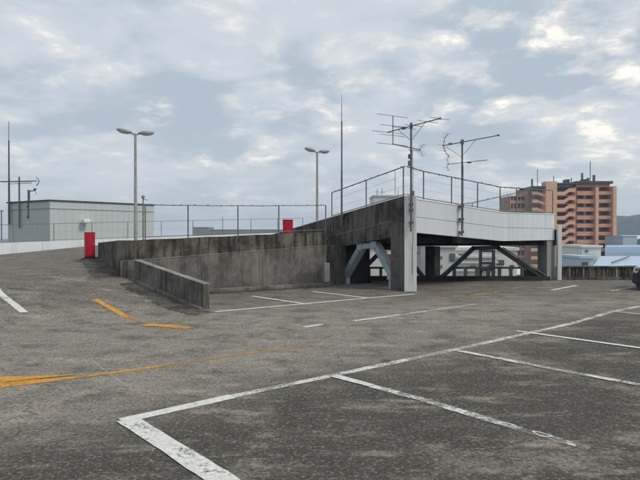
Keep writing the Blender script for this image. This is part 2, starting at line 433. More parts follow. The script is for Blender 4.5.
# ------------------------------------------------------------------ retaining wall
rw=empty('retaining_wall',(MW(-3).x,MW(-3).y,0),'long dark stained concrete retaining wall carrying the wire fence, behind the low sloping wall','wall')
A=MW(0); B=COR
sea=lambda k: 1.31+.0567*k
topz=lambda k: 1.75+.04*k
lo=MB(); lo.wall((B.x,B.y),(A.x,A.y),.30,-.02,sea(K_END),-.02,sea(0),1); lo.build('wall_body',M['wall'],rw)
up=MB(); 
nn=12
for i in range(nn):
    k0=K_END+(-K_END)*i/nn; k1=K_END+(-K_END)*(i+1)/nn
    a=MW(k0)+Vector((-mw_d.y,mw_d.x))*.03; b=MW(k1)+Vector((-mw_d.y,mw_d.x))*.03
    up.wall(a,b,.22,sea(k0),topz(k0)+.008*math.sin(i*2.1),sea(k1),topz(k1)+.008*math.sin((i+1)*2.1),1)
up.build('parapet',M['wallup'],rw)
sm=MB()
for i in range(nn):
    k0=K_END+(-K_END)*i/nn; k1=K_END+(-K_END)*(i+1)/nn
    o_=Vector((-mw_d.y,mw_d.x))*.012
    sm.wall(MW(k0)-o_,MW(k1)-o_,.04,sea(k0)-.006,sea(k0)+.012,sea(k1)-.006,sea(k1)+.012,1)
sm.build('pour_joint',M['cope'],rw)
kb=MB(); off=Vector((-mw_d.y,mw_d.x))
kb.wall(MW(K_END+.2)-off*.35,MW(-.05)-off*.35,.348,0,.10,0,.12,1); kb.build('kerb',M['wall'],rw,bevel=.02)
# ramp side wall from the corner to the red box
RWE=Vector((-8.80,22.2)); C2=Vector((COR.x-.52,COR.y-.05)); C3=Vector((COR.x-.95,COR.y+1.0))
w2=empty('ramp_side_wall',(C3.x,C3.y,.4),'dark concrete wall climbing beside the ramp up to the red fire cabinet','wall')
b=MB(); b.wall((C2.x-.12,C2.y+.30),(RWE.x,RWE.y),.22,.2,1.50,.3,1.345,-1); b.build('wall_body',M['wallup'],w2)
b=MB(); b.wall((COR.x+.0,COR.y+.0),(C2.x,C2.y+.02),.32,.1,.975,.1,.955,-1); b.build('buttress',M['lowwall'],w2,bevel=.015)
b=MB(); b.wall((COR.x-.002,COR.y+.035),(C2.x-.2,C2.y+.30),.22,.3,1.505,.3,1.50,-1); b.build('wall_return',M['wallup'],w2)
# low sloping wall
lw=empty('low_sloping_wall',(L0.x,L0.y,0),'low sloping concrete wall with a pale top edge between ramp and wall-side bays','wall')
e=COR-Vector((0.02,.16)); a0=Vector((-2.52,12.42))
b=MB(); b.wall(a0,e,.15,-.02,.545,.0,.965,0); b.build('wall_body',M['lowwall'],lw,bevel=.012)
b=MB(); b.wall(a0+(a0-e).normalized()*.01,e,.175,.5451,.575,.9651,.995,0); b.build('coping',M['cope'],lw,bevel=.008)
kk=MB(); dd=(e-a0).normalized(); nl=Vector((-dd.y,dd.x))
kk.wall(a0+nl*.13,e+nl*.13,.10,-.02,.05,.33,.50,0); kk.build('wall_foot',M['wall'],lw,bevel=.01)
# grey cabinets on the wall end
pc=MW(-.22)-off*.30
b=MB(); u=math.atan2(mw_d.y,mw_d.x); b.box((pc.x-.0,pc.y,.125+.32),(.20,.14,.62),u)
o=b.build('wall_cabinet',M['cabinet'],bevel=.01); tag(o,'slim light grey cabinet on the right end of the retaining wall','electrical cabinet')

# ------------------------------------------------------------------ bridge
PA=Vector((2.48,16.35)); ed=Vector((-.525,.851)).normalized(); SL=.132
f1=lambda t: PA+ed*t
PB0=Vector((2.79,16.42)); PB1=Vector((6.24,19.10)); PB2=Vector((8.62,20.60))
br=empty('elevated_ramp_bridge',(4.5,19,0),'elevated car ramp bridge with one dark concrete side and one pale painted side','bridge')
b1=MB()
def f1seg(mb,t0,t1,zt,zb,th,off=0.):
    n=Vector((-ed.y,ed.x))*-1      # outward = to camera-left
    a=f1(t0); c=f1(t1)
    return a,c
nout=Vector((-.851,-.525))         # outward normal of the dark side
def plate(mb,t0,t1,zt0,zt1,zb0,zb1,depth,proud=0.):
    a=f1(t0)+nout*proud; c=f1(t1)+nout*proud; ai=a-nout*depth; ci=c-nout*depth
    V3=lambda p,z:(p.x,p.y,z)
    mb.hexa([V3(a,zb0),V3(c,zb1),V3(ci,zb1),V3(ai,zb0),V3(a,zt0),V3(c,zt1),V3(ci,zt1),V3(ai,zt0)])
zt=lambda t: 2.79-SL*t
mb=MB(); plate(mb,0,8.6,zt(0),zt(8.6),zt(0)-.655,zt(8.6)-.655,.22); mb.build('dark_parapet',M['beamdark'],br)
mb=MB(); plate(mb,0,4.2,zt(0)-.657,zt(4.2)-.657,zt(0)-1.13,zt(4.2)-1.10,.35,.03); mb.build('dark_beam',M['beamdark'],br)
mb=MB(); plate(mb,0,8.6,zt(0)+.028,zt(8.6)+.028,zt(0)+.002,zt(8.6)+.002,.24,.015); mb.build('dark_side_coping',M['whitecap'],br)
mb=MB(); plate(mb,.66,4.2,zt(.66)-.645,zt(4.2)-.645,zt(.66)-.662,zt(4.2)-.662,.10,.042); mb.build('pour_joint',M['cope'],br)
# corner column: dark side face + pale front face
cu=math.atan2(-ed.y,-ed.x)
mb=MB(); c=f1(.30)-nout*.20; 
pts=[f1(.0)+nout*.035,f1(.62)+nout*.035,f1(.62)-nout*.36,f1(.0)-nout*.36]
mb.prism([(p.x,p.y) for p in pts],0,1.655); col_o=mb.build('corner_column',M['coldark'],br,bevel=.01)
# pale pilaster in front of it, full height
pd=(PB1-PB0).normalized(); pn=Vector((pd.y,-pd.x))
p0=f1(.0)+nout*.035; p1=PB0+pd*.05
mb=MB(); q=[p0-Vector((0,.03)), Vector((p1.x-.02,p1.y-.18)), Vector((p1.x+.04,p1.y+.18)), f1(0)-nout*.30]
mb.prism([(p.x,p.y) for p in q],0,2.80); mb.build('pale_pilaster',M['whitecol'],br,bevel=.01)
# pale side
def wl2(mb,a,b,t,z0a,z1a,z0b,z1b,proud=0): 
    d=(b-a).normalized(); n=Vector((d.y,-d.x)); mb.wall(a+n*proud,b+n*proud,t,z0a,z1a,z0b,z1b,1)
zA=(1.725,2.185,2.70); zB=(1.445,1.905,2.40); zC=(1.465,1.885,2.405)
mb=MB(); wl2(mb,PB0,PB1,.22,zA[1]+.006,zA[2],zB[1]+.006,zB[2]); mb.build('pale_upper_panel',M['white'],br)
mb=MB(); wl2(mb,PB0,PB1,.22,zA[0],zA[1]-.006,zB[0],zB[1]-.006); mb.build('pale_lower_panel',M['white'],br)
mb=MB(); wl2(mb,PB0,PB1,.18,zA[1]-.006,zA[1]+.006,zB[1]-.006,zB[1]+.006,-.03); mb.build('panel_joint',M['trim'],br)
# corrugated end section
def corr(a,b,z0,z1,z0b,z1b):
    mb=MB(); d=(b-a); L=d.length; d.normalize(); n=Vector((d.y,-d.x)); m=int(L/.11)
    m=int(L/.24)
    for i in range(m):
        p=a+d*(L*i/m+.002); q=a+d*(L*(i+1)/m-.003)
        t=i/m; t2=(i+1)/m
        mb.wall(p,q,.21,z0+(z0b-z0)*t,z1+(z1b-z1)*t,z0+(z0b-z0)*t2,z1+(z1b-z1)*t2,1)
    mb.wall(a-n*.004,b-n*.004,.19,z0+.003,z1-.003,z0b+.003,z1b-.003,1)
    return mb
corr(PB1,PB2,zB[1]+.006,zB[2],zC[1]+.006,zC[2]).build('corrugated_upper_panel',M['white2'],br)
corr(PB1,PB2,zB[0],zB[1]-.006,zC[0],zC[1]-.006).build('corrugated_lower_panel',M['white2'],br)
mb=MB(); wl2(mb,PB1,PB2,.16,zB[1]-.006,zB[1]+.006,zC[1]-.006,zC[1]+.006,-.03); mb.build('panel_joint',M['trim'],br)
mb=MB(); wl2(mb,PB0,PB1,.25,zA[2]+.002,zA[2]+.03,zB[2]+.002,zB[2]+.03,.015); wl2(mb,PB1+pd*.005,PB2,.25,zB[2]+.002,zB[2]+.03,zC[2]+.002,zC[2]+.03,.015); mb.build('pale_side_coping',M['whitecap'],br)
# deck slab and back beam
BK=[Vector((8.9,21.45)),Vector((5.6,21.75)),Vector((1.7,22.1)),Vector((.55,24.0))]
n1=-nout
dk=MB()
front=[Vector((*(f1(5.6)+n1*.22),zt(5.6)-.70)),Vector((*(f1(3.4)+n1*.22),zt(3.4)-.70)),Vector((*(f1(.6)+n1*.22),zt(.6)-.70)),Vector((2.95,16.85,2.08)),Vector((6.15,19.33,1.80)),Vector((8.62,20.85,1.80))]
back=[Vector((8.9,21.6,1.80)),Vector((5.6,21.6,1.72)),Vector((3.6,21.7,1.68)),Vector((1.5,22.1,1.50))]
cen=Vector((4.6,20.0,1.86)); ring=front+back
vs=[cen]+ring; nr=len(ring); fs=[(0,1+i,1+(i+1)%nr) for i in range(nr)]
vs2=vs+[v-Vector((0,0,.22)) for v in vs]; off_=nr+1
fs2=fs+[(off_,off_+1+(i+1)%nr,off_+1+i) for i in range(nr)]+[(1+i,off_+1+i,off_+1+(i+1)%nr,1+(i+1)%nr) for i in range(nr)]
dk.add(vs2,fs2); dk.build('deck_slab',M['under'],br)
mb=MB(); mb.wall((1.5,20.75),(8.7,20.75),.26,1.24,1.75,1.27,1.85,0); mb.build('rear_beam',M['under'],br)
# cross girders under the slab
for (a,c) in ((f1(1.2)+n1*.36,Vector((5.2,21.3))),(f1(2.6)+n1*.36,Vector((3.6,21.3))),(Vector((4.3,17.85)),Vector((6.6,21.3))),(Vector((7.1,19.9)),Vector((7.9,21.3)))):
    mb=MB(); mb.wall(a,c,.16,1.40,1.62,1.32,1.58,0); mb.build('cross_girder',M['darksteel'],br)
# rear columns
mb=MB(); mb.box((4.03,20.55,.62),(.29,.24,1.24)); mb.build('rear_column',M['under'],br)
mb=MB(); mb.box((4.33,20.70,.62),(.2,.12,1.22)); mb.build('rear_pilaster',M['cope'],br)
# right end column: dark side + pale pipe-like pilaster
mb=MB(); mb.prism([(8.28,20.42),(8.72,20.72),(8.60,21.2),(8.16,21.0)],0,1.46); mb.build('end_column',M['endcol'],br,bevel=.01)
mb=MB(); mb.box((8.76,20.52,1.0),(.15,.15,2.0)); mb.build('end_pilaster',M['whitecol'],br,bevel=.01)
# bracing frames
def frame(pts, w, h, mat, name, th, nrm):
    mb=MB()
    for a,c in zip(pts[:-1],pts[1:]):
        a=Vector(a); c=Vector(c); d=(c-a).normalized(); mb.bar(a-d*w*.32,c+d*w*.32,th,w,up=nrm.cross(d) if abs(d.z)<.99 else nrm.cross(d))
    return mb
def P1(px,py,proud=0):          # a point of the dark side's plane seen at px,py
    r=(px-320)/F; t=(PA.x-r*PA.y)/(r*.851+.525); p=f1(t)
    return Vector((p.x,p.y,H0+(HY-py)/F*p.y))
nrm=Vector((nout.x,nout.y,0))
def brace(pts,w,th,mat,name,nrm,parent=br):
    o=frame(pts,w,0,mat,name,th,nrm).build(name,mat,parent,bevel=.012); return o
inn=Vector((n1.x*.17,n1.y*.17,0))
fp=[P1(341.5,282.5),P1(341.5,276.5),P1(358.5,246.5),P1(372.5,245.2),P1(389.3,276),P1(389.3,288)]
fp=[p+inn for p in fp]; fp[0].z=.02; fp[-1].z=.02
o=brace(fp,.19,.26,M['bluegrey'],'steel_brace',nrm); o['label']='blue grey steel brace under the dark side of the bridge'
for p in (fp[2],fp[3],fp[1],fp[4]):
    c=p+nrm*.145; k=MB(); k.box((c.x,c.y,c.z),(.02,.26,.24),math.atan2(nout.y,nout.x))
    for du in (-.08,.08):
        for dz_ in (-.08,.08):
            b0=c+ed.to_3d()*du+Vector((0,0,dz_)); k.tube(b0,b0+nrm*.03,.014,n=6)
    k.build('gusset_plate',M['bluegrey'],br)
yn=Vector((0,-1,0))
def back_frame(x0,xa,xb,x1,lab):
    o=brace([(x0,20.5,.10),(xa,20.5,1.17),(xb,20.5,1.19),(x1,20.5,.10)],.145,.18,M['darksteel'],'steel_brace',yn); o['label']=lab
back_frame(1.29,2.35,2.90,3.79,'dark steel brace at the back, partly hidden by the corner column')
back_frame(4.45,5.62,6.50,8.12,'dark steel brace at the back right, in front of the white buildings')
mb=MB(); mb.bar((6.66,20.40,1.20),(8.22,20.40,.19),.05,.035); mb.build('brace_edge_strip',M['cope'],br)
mb=MB(); mb.box((4.9,20.5,.07),(6.9,.42,.14)); mb.build('brace_kerb',M['under'],br)
# solid wall under the low end of the ramp
mb=MB(); mb.wall((MW0.x+.02,MW0.y+.06),(f1(3.35)+n1*.05),.3,0,1.34,0,1.30,0); mb.build('end_pier',M['coldark'],br)
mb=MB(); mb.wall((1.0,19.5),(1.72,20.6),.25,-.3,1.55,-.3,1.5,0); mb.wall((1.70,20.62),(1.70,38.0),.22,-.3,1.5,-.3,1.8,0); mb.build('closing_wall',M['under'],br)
pq=P1(338.8,278)+Vector((nout.x*.1,nout.y*.1,0))
mb=MB(); mb.box((pq.x,pq.y,.28),(.17,.12,.38),cu); tag(mb.build('switch_box',M['cabinet'],bevel=.01),'small grey green box at the left foot of the blue grey steel brace','electrical box')

# railings on the bridge
def railing(name,label,pts,ph,posts,cat='railing',group=None,net=None,mat='rail',r=.017,midr=True,lowz=.05):
    base=pts[0]; e=empty(name,(base[0],base[1],base[2]),label,cat,group)
    top=[Vector(p)+Vector((0,0,ph)) for p in pts]
    if midr:
        mb=MB().path([Vector(p)+Vector((0,0,lowz)) for p in pts],r*.8,6); mb.build('bottom_rail',M[mat],e,smooth=True)
        for zz in (.3,.6): MB().path([Vector(p)+Vector((0,0,zz)) for p in pts],.0028,4).build('strand_wire',M['steel'],e)
    for p in posts:
        p=Vector(p); mb=MB(); mb.tube(p-Vector((0,0,.02)),p+Vector((0,0,ph)),r*1.15,n=8)
        mb.tube(p-Vector((0,0,.02)),p+Vector((0,0,.012)),r*2.6,n=8); mb.build('post',M[mat],e,smooth=True)
    if net:
        mb=MB()
        for a,c in zip(pts[:-1],pts[1:]):
            a=Vector(a); c=Vector(c); zz=Vector((0,0,ph-.01)); zl=Vector((0,0,lowz))
            mb.add([a+zl,c+zl,c+zz,a+zz],[(0,1,2,3)])
        mb.build('wire_netting',M[net],e)
    # ties clipped along the top rail
    cl=MB()
    for a,c in zip(top[:-1],top[1:]):
        L=(c-a).length; n=max(1,int(L/.34))
        for i in range(n):
            p=a.lerp(c,(i+random.uniform(.3,.7))/n); cl.box(p+Vector((0,0,random.choice((-.008,.012)))),(.03,.03,.045))
    mb=MB().path(top,r,8); mb.add(cl.v,cl.f); mb.build('top_rail',M[mat],e)
    return e
def on1(px):
    r=(px-320)/F; t=(PA.x-r*PA.y)/(r*.851+.525); p=f1(t)+n1*.10; return Vector((p.x,p.y,zt(t)+.03))
pA=on1(402.5)
railing('bridge_railing','grey tube railing sloping along the dark side of the bridge',[on1(329.5),pA],.87,[on1(329.5),on1(363.7),on1(400.7)])
def on2(px):
    for a,c,za,zc in ((PB0,PB1,zA[2],zB[2]),(PB1,PB2,zB[2],zC[2])):
        r=(px-320)/F; d=c-a; k=(a.x-r*a.y)/(r*d.y-d.x)
        if k<=1.0 or c is PB2:
            p=a+d*k; n=Vector((-d.y,d.x)).normalized()*.1; return Vector((p.x+n.x,p.y+n.y,za+(zc-za)*k+.03))
rl=[pA+Vector((.05,-.0,-.0)),on2(426),on2(454),on2(480),on2(502.5),on2(518.7),on2(534),on2(555)]
railing('bridge_railing','grey tube railing along the pale side of the bridge, past both aerials',rl,.86,rl[1:])
fr=[Vector((7.95,21.2,2.48)),Vector((6.9,21.4,2.24)),Vector((5.84,21.5,2.0)),Vector((3.4,21.6,1.78)),Vector((1.2,22.2,1.65))]
railing('rear_bridge_railing','thin rear railing seen behind the pale side of the bridge near the flats',fr,.88,fr,mat='rail',r=.014)

# ------------------------------------------------------------------ fences on the walls
def onw(px):
    r=(px-320)/F; k=(MW0.x-r*MW0.y)/(r*mw_d.y-mw_d.x); p=MW(k)+off*.08; return Vector((p.x,p.y,topz(k)+.005)),k
fpts=[]
for px in (146,189,239,280,327): p,k=onw(px); fpts.append(p)
fe=empty('wall_fence',fpts[0],'wire fence with dark posts standing on the dark retaining wall','fence')
tp=[Vector((p.x,p.y,z)) for p,z in zip(fpts,(2.49,2.50,2.53,2.57,2.63))]
# slightly sagging top wire rail
pts=[]
for a,c in zip(tp[:-1],tp[1:]):
    for i in range(8):
        q=a.lerp(c,i/8); q.z-=.010*math.sin(math.pi*i/8); pts.append(q)
pts.append(tp[-1])
cl=MB()
for i,q in enumerate(pts):
    if i%2: cl.box(q+Vector((random.uniform(-.05,.05),0,random.uniform(-.01,.02))),(.025,.02,.04))
cl.path(pts,.011,6); cl.build('top_rail',M['rail'],fe)
MB().path([p+Vector((0,0,.07)) for p in fpts],.010,6).build('bottom_rail',M['steel'],fe,smooth=True)
for p,t in zip(fpts,tp):
    mb=MB(); mb.tube(p-Vector((0,0,.01)),t,.019,n=8); mb.build('post',M['rail'],fe,smooth=True)
# slim pole with small head beside the fence start
pp=W(143.2,236,17.2)
e=empty('floodlight_pole',(pp.x,pp.y,.9),'slim pole with a tiny lamp head beside the leftmost post of the wall fence','pole')
MB().tube((pp.x,pp.y,.9),(pp.x,pp.y,2.78),.018,n=8).build('pole',M['steel'],e)
mb=MB(); mb.ell((pp.x,pp.y,2.82),(.055,.05,.06)); mb.build('lamp_head',M['lamphead'],e,smooth=True)
mb=MB(); mb.bar((pp.x,pp.y,2.75),(pp.x+.12,pp.y,2.72),.02,.02); mb.build('bracket',M['steel'],e)

# outer white wall with fence
wd=Vector((.857,.516)).normalized(); Q0=Vector((-17.1,30))
qq=lambda k: Q0+wd*k
ztw=lambda k: 1.22+.035*k
ow=MB()
for i in range(11):
    k0=-14+i*3.2; k1=k0+3.2
    a=qq(k0); c=qq(k1)
    ow.wall(a,c-wd*.012,.18,Hst(a.x,a.y)-.5,ztw(k0),Hst(c.x,c.y)-.5,ztw(k1),1)
tag(ow.build('outer_wall',M['whitewall']),'low whitewashed boundary wall at the far edge of the upper level','wall')
of=[Vector((qq(k).x,qq(k).y,ztw(k))) for k in [-13.4+2.0*i for i in range(17)]]
for i,p in enumerate(of): p+=Vector((-.516,.857,0))*.09
e=empty('boundary_fence',of[0],'long thin wire fence on top of the far whitewashed wall','fence')
fh=.98
MB().path([p+Vector((0,0,fh)) for p in of],.014,6).build('top_rail',M['steel'],e)
MB().path([p+Vector((0,0,.06)) for p in of],.012,6).build('bottom_rail',M['steel'],e)
MB().path([p+Vector((0,0,fh*.52)) for p in of],.004,4).build('middle_wire',M['steel'],e)
for i,p in enumerate(of): MB().tube(p,p+Vector((0,0,fh+(.18 if i in (13,) else 0))),.022,n=6).build('post',M['steel'],e)
# ------------------------------------------------------------------ red cabinets
def red_cabinet(px,D,zb,ht,wd_,dp,rz,label,plinth):
    X=(px-320)/F*D; e=empty('fire_cabinet',(X,D,zb),label,'fire cabinet')
    m=Matrix.Rotation(rz,3,'Z')
    def bx(c,d): 
        return MB().box(Vector((X,D,zb))+m@Vector(c),d,rz)
    bx((0,0,plinth+ht/2),(wd_,dp,ht)).build('cabinet_body',M['red'],e,bevel=.012)
    bx((0,-dp/2-.006,plinth+ht*.5),(wd_*.88,.012,ht*.92)).build('door',M['red'],e,bevel=.004)
    bx((wd_*.33,-dp/2-.02,plinth+ht*.55),(.03,.02,.10)).build('handle',M['steel'],e)
    bx((0,0,plinth+ht+.008),(wd_+.03,dp+.03,.016)).build('top_lip',M['red'],e)
    if plinth>0:
        bx((0,.0,plinth*.5),(wd_*1.02,dp*.8,plinth-.004)).build('plinth',M['black'],e)
        bx((-wd_*.62,-.06,.05),(.14,.12,.10)).build('footing',M['black'],e)
        bx((wd_*.60,-.02,.06),(.18,.14,.12)).build('footing',M['black'],e)
    bx((-wd_/2-.004,0,plinth+ht*.86),(.008,dp*.4,.07)).build('side_latch',M['steel'],e)
    return e
zb=Hst(-8.85,21.9)
red_cabinet(89.6,21.7,.66,.93,.36,.24,R(-32)*-1,'tall red fire cabinet on black footings at the end of the ramp wall',.15)
red_cabinet(287.8,20.6,1.16,.98,.36,.22,R(8),'square topped red fire cabinet half hidden behind the dark retaining wall',.06)

# ------------------------------------------------------------------ street lamps
def lamp(px,D,zb,ztop,ax,label,sc=1.0):
    X=(px-320)/F*D; e=empty('car_park_lamp',(X,D,zb),label,'lamp post','twin headed lamp posts on the upper level')
    MB().tube((X,D,zb),(X,D,ztop),.075,.052,n=14).build('pole',M['pole'],e,smooth=True)
    mb=MB(); mb.tube((X,D,zb),(X,D,zb+.02),.16,n=14); mb.tube((X,D,zb),(X,D,zb+.35),.095,n=14); mb.build('base_flange',M['pole'],e)
    mb=MB(); mb.tube((X,D,ztop-.05),(X,D,ztop+.03),.06,n=12)
    for s in (1,-1): mb.tube((X,D,ztop-.01),(X+s*ax[0]*.16,D+s*ax[1]*.16,ztop+.015),.028,n=8)
    mb.build('cross_arm',M['pole'],e,smooth=True)
    for s in (1,-1):
        dx=Vector((ax[0]*s,ax[1]*s,0)); tilt=.20 if s==1 else .10
        c=Vector((X,D,ztop+.05))+dx*.44+Vector((0,0,.44*tilt*.6))
        xa=(dx+Vector((0,0,tilt))).normalized(); ya=Vector((0,0,1)).cross(xa).normalized(); za=xa.cross(ya)
        m=Matrix((xa,ya,za)).transposed()
        hd=MB().ell(c,(.34*sc,.145*sc,.10*sc),m,18,8,-.25,1).build('lamp_head',M['lamphead'],e,smooth=True)
        MB().ell(c+xa*.04-za*.012,(.27*sc,.125*sc,.10*sc),m,18,6,-1,-.15).build('lens',M['lens'],hd,smooth=True)
    return e
lamp(135.7,24,.8,W(0,134.5,24).z,Vector((-.93,-.37)).normalized(),'nearer twin headed lamp post in front of the pale green building')
lamp(317.2,30,1.1,W(0,152.5,30).z,Vector((-.85,-.52)).normalized(),'farther twin headed lamp post left of the bridge railing')

# ------------------------------------------------------------------ lightning rods
def rod(px,D,zb,zt_,label,seg):
    X=(px-320)/F*D; e=empty('lightning_rod',(X,D,zb),label,'lightning rod')
    z=zb
    for i,(r,f) in enumerate(seg):
        z2=zb+(zt_-zb)*f; MB().tube((X,D,z),(X,D,z2),r,r*.9,n=8).build('rod_section',M['mast'],e,smooth=True); z=z2
    for q in (.06,.16):
        zz=zb+(zt_-zb)*q*.5
        MB().box((X,D+.03,zz),(.10,.08,.05)).build('clamp',M['mast'],e)
    return e
rod(341.7,W(0,0,19.0).y,1.95,W(0,95,19.0).z,'tall tapering lightning rod fixed to the dark side of the bridge',((.034,.42),(.026,.80),(.012,.93),(.007,1.0)))
rod(9.3,42.6,2.4,W(0,122,42.6).z,'tall lightning rod at the left corner of the pale green building',((.08,.45),(.06,.82),(.025,1.0)))

# ------------------------------------------------------------------ TV aerials
def corner_reflector(mb, c, axis, up, side, L, span):     # V of rods behind a UHF aerial
    for s in (1,-1):
        for k in range(1,5):
            q=c+up*(s*span*k/4)+axis*(.10*(k/4)**1.5*2.0)
            mb.tube(q-side*L/2,q+side*L/2,.004,n=5)
        mb.path([c+up*(s*span*k/4)+axis*(.10*(k/4)**1.5*2.0) for k in range(5)],.007,5)
# aerial 1
mx,my=PB0.x-.13,PB0.y-.20
X1=(411-320)/F*16.22; Y1=16.22
e1=empty('television_aerial',(X1,Y1,1.7),'television aerial with a vertical reflector rack on the mast at the bridge corner','television aerial','television aerials clamped to the bridge')
MB().tube((X1,Y1,1.75),(X1,Y1,4.90),.030,n=10).build('mast',M['mast'],e1,smooth=True)
zt1=4.80; bd=Vector((.50,-.866,0)); pe=Vector((.866,.50,0)); c1=Vector((X1,Y1,zt1))
r0=c1-bd*1.14; r1=c1+bd*1.22
yg=MB(); yg.tube(r0,r1,.016,n=8); yg.box(c1,(.08,.08,.12)); yg.box(c1-bd*.35,(.10,.10,.07),R(-60)); yg.box(r1,(.05,.05,.05)); yg.build('boom',M['mast'],e1)
el=MB()
for k,L in ((-1.14,1.15),(-.32,.9),(.10,.62),(.72,.72),(1.2,.72)):
    p=c1+bd*k; el.tube(p-pe*L/2,p+pe*L/2,.0075,n=6)
el.build('elements',M['thin'],e1)
rk=MB(); rc=c1-bd*.86; rk.tube(rc+Vector((0,0,.46)),rc-Vector((0,0,.42)),.014,n=6)
for dz in (.45,.15,-.14,-.41):
    L=1.15 if abs(dz)>.4 else .9; p=rc+Vector((0,0,dz)); rk.tube(p-pe*L*.52,p+pe*L*.48,.0075,n=6)
rk.build('reflector_rack',M['thin'],e1)
bc=MB(); bc.tube((X1,Y1,4.38),c1+bd*.62,.008,n=6); bc.tube((X1,Y1,4.38),c1-bd*.62,.008,n=6); bc.build('struts',M['mast'],e1)
uh=MB(); cu1=Vector((X1,Y1,4.17)); ua=pe; 
uh.tube(cu1-ua*.66+Vector((0,0,.06)),cu1+ua*.36-Vector((0,0,.04)),.013,n=6); uh.tube(cu1-ua*.1-Vector((0,0,.07)),cu1+ua*.3-Vector((0,0,.07)),.009,n=6)
for i in range(9):
    p=cu1-ua*(.62-.11*i)+Vector((0,0,.055-.01*i)); uh.tube(p-bd*.09,p+bd*.09,.004,n=5)
corner_reflector(uh,cu1+ua*.33-Vector((0,0,.04)),ua*-1*-.6,Vector((0,0,1)),bd,.34,.17); uh.build('lower_yagi',M['thin'],e1)
for z,s in ((3.92,.13),(3.72,.15)):
    MB().box((X1-.05,Y1-.03,z),(s*.6,.08,s)).build('amplifier',M['mast'],e1,bevel=.01)
MB().box((X1+.045,Y1-.03,2.86),(.09,.07,.13)).build('junction_box',M['mast'],e1,bevel=.01)
for z in (2.55,2.38,2.02): MB().bar((X1,Y1-.02,z),(X1+.04,Y1+.30,z),.12,.05).build('clamp',M['mast'],e1)
cb=MB(); cb.path([Vector((X1+.035,Y1-.03,4.1)),Vector((X1+.05,Y1-.03,3.4)),Vector((X1+.04,Y1-.03,2.8)),Vector((X1+.06,Y1-.03,1.9)),Vector((X1+.05,Y1+.06,1.2)),Vector((X1+.05,Y1+.06,.5))],.007,5); cb.build('cable',M['black'],e1)
# aerial 2
D2=17.55; X2=(462-320)/F*D2
e2=empty('television_aerial',(X2,D2,1.6),'television aerial with a bowed reflector on the mast halfway along the pale side','television aerial','television aerials clamped to the bridge')
MB().tube((X2,D2,1.62),(X2,D2,W(0,139.5,D2).z),.028,n=10).build('mast',M['mast'],e2,smooth=True)
a=W(442,146,D2+.15); c=W(498,135.5,D2-.25); bb=(c-a).normalized(); dep=Vector((.45,.89,0))
yg=MB(); yg.tube(a,c,.014,n=8); m2=W(462,142.3,D2); yg.box(m2,(.09,.08,.12)); yg.box(W(450,144,D2+.1),(.10,.06,.06)); yg.box(c,(.06,.05,.05)); yg.build('boom',M['mast'],e2)
el=MB()
for i in range(13):
    p=a.lerp(c,.12+.07*i); el.tube(p-dep*.10,p+dep*.10,.0045,n=5)
el.build('elements',M['thin'],e2)
rf=MB(); pts=[W(448,133.8,D2+.1),W(444.5,138,D2+.13),W(443.3,145,D2+.15),W(444.5,151,D2+.15),W(449,157.3,D2+.1)]
rf.path(pts,.011,6)
sde=Vector((.96,.28,0))
for i in range(9):
    t=i/8*4; k=min(3,int(t)); p=pts[k].lerp(pts[k+1],t-k); L=.34 if i%4==0 else .2
    rf.tube(p-sde*L*.6,p+sde*L*.4,.0045,n=5)
rf.build('reflector',M['thin'],e2)
st_=MB(); q=W(461.5,157,D2); st_.tube(q,W(446,147,D2+.1),.007,n=6); st_.tube(q,W(475,140.6,D2-.1),.007,n=6); st_.build('struts',M['mast'],e2)
a=W(446.5,164.5,D2); c=W(487.5,160,D2-.2)
uh=MB(); uh.tube(a,c,.010,n=6); uh.box(W(469,162.6,D2-.05),(.12,.05,.05))
for i in range(12):
    p=a.lerp(c,.08+.08*i); uh.tube(p-dep*.07,p+dep*.07,.004,n=5)
pts=[W(449,155,D2),W(446.8,159.5,D2),W(448.5,164.3,D2),W(446.5,167.5,D2),W(449,170.5,D2)]; uh.path(pts,.008,5)
for p in pts: uh.tube(p-sde*.09,p+sde*.06,.004,n=5)
uh.build('lower_yagi',M['thin'],e2)
for py in (206,219,232): 
    p=W(462,py,D2); MB().bar(p+Vector((0,-.02,0)),p+Vector((-.03,.22,0)),.13,.06).build('clamp',M['mast'],e2)
MB().path([W(463,165,D2-.03),W(463.3,190,D2-.03),W(463,215,D2-.03),W(463.4,233,D2-.03)],.006,5).build('cable',M['black'],e2)

# ------------------------------------------------------------------ balustrade at the building edge
bl=empty('edge_balustrade',(5,ED,0),'open concrete balustrade with pale top rail under the bridge','balustrade')
for xa,xb in ((1.78,2.75),(4.95,7.58)):
    mb=MB(); mb.box(((xa+xb)/2,ED,.43),(xb-xa,.13,.075)); mb.build('top_rail',M['post'],bl,bevel=.01)
    x=xa+.05; n_=int((xb-xa-.1)/.385)
    for i in range(n_+1):
        mb=MB(); mb.box((xa+.05+(xb-xa-.1)*i/n_,ED,.24),(.10,.11,.305)); mb.build('baluster',M['post'],bl)
mb=MB(); mb.box(((1.85+8.2)/2,ED,.045),(8.2-1.85,.2,.09)); mb.build('kerb',M['under'],bl)
mb=MB(); mb.box((7.9,ED,.22),(.6,.12,.26)); mb.build('solid_end',M['darksteel'],bl)
rb=empty('ribbed_parapet',(18,ED,0),'dark streaked concrete parapet with pale upright ribs at the right edge','parapet')
mb=MB(); mb.box((8.25+13,ED+.03,.22),(26,.14,.44)); mb.build('parapet_wall',M['para'],rb)
mb=MB(); mb.box((8.25+13,ED,.47),(26,.22,.05)); mb.build('coping',M['para'],rb,bevel=.01)
mb=MB(); mb.box((8.25+13,ED-.1,.045),(26,.16,.09)); mb.build('foot_kerb',M['para'],rb)
x=8.35; k=0
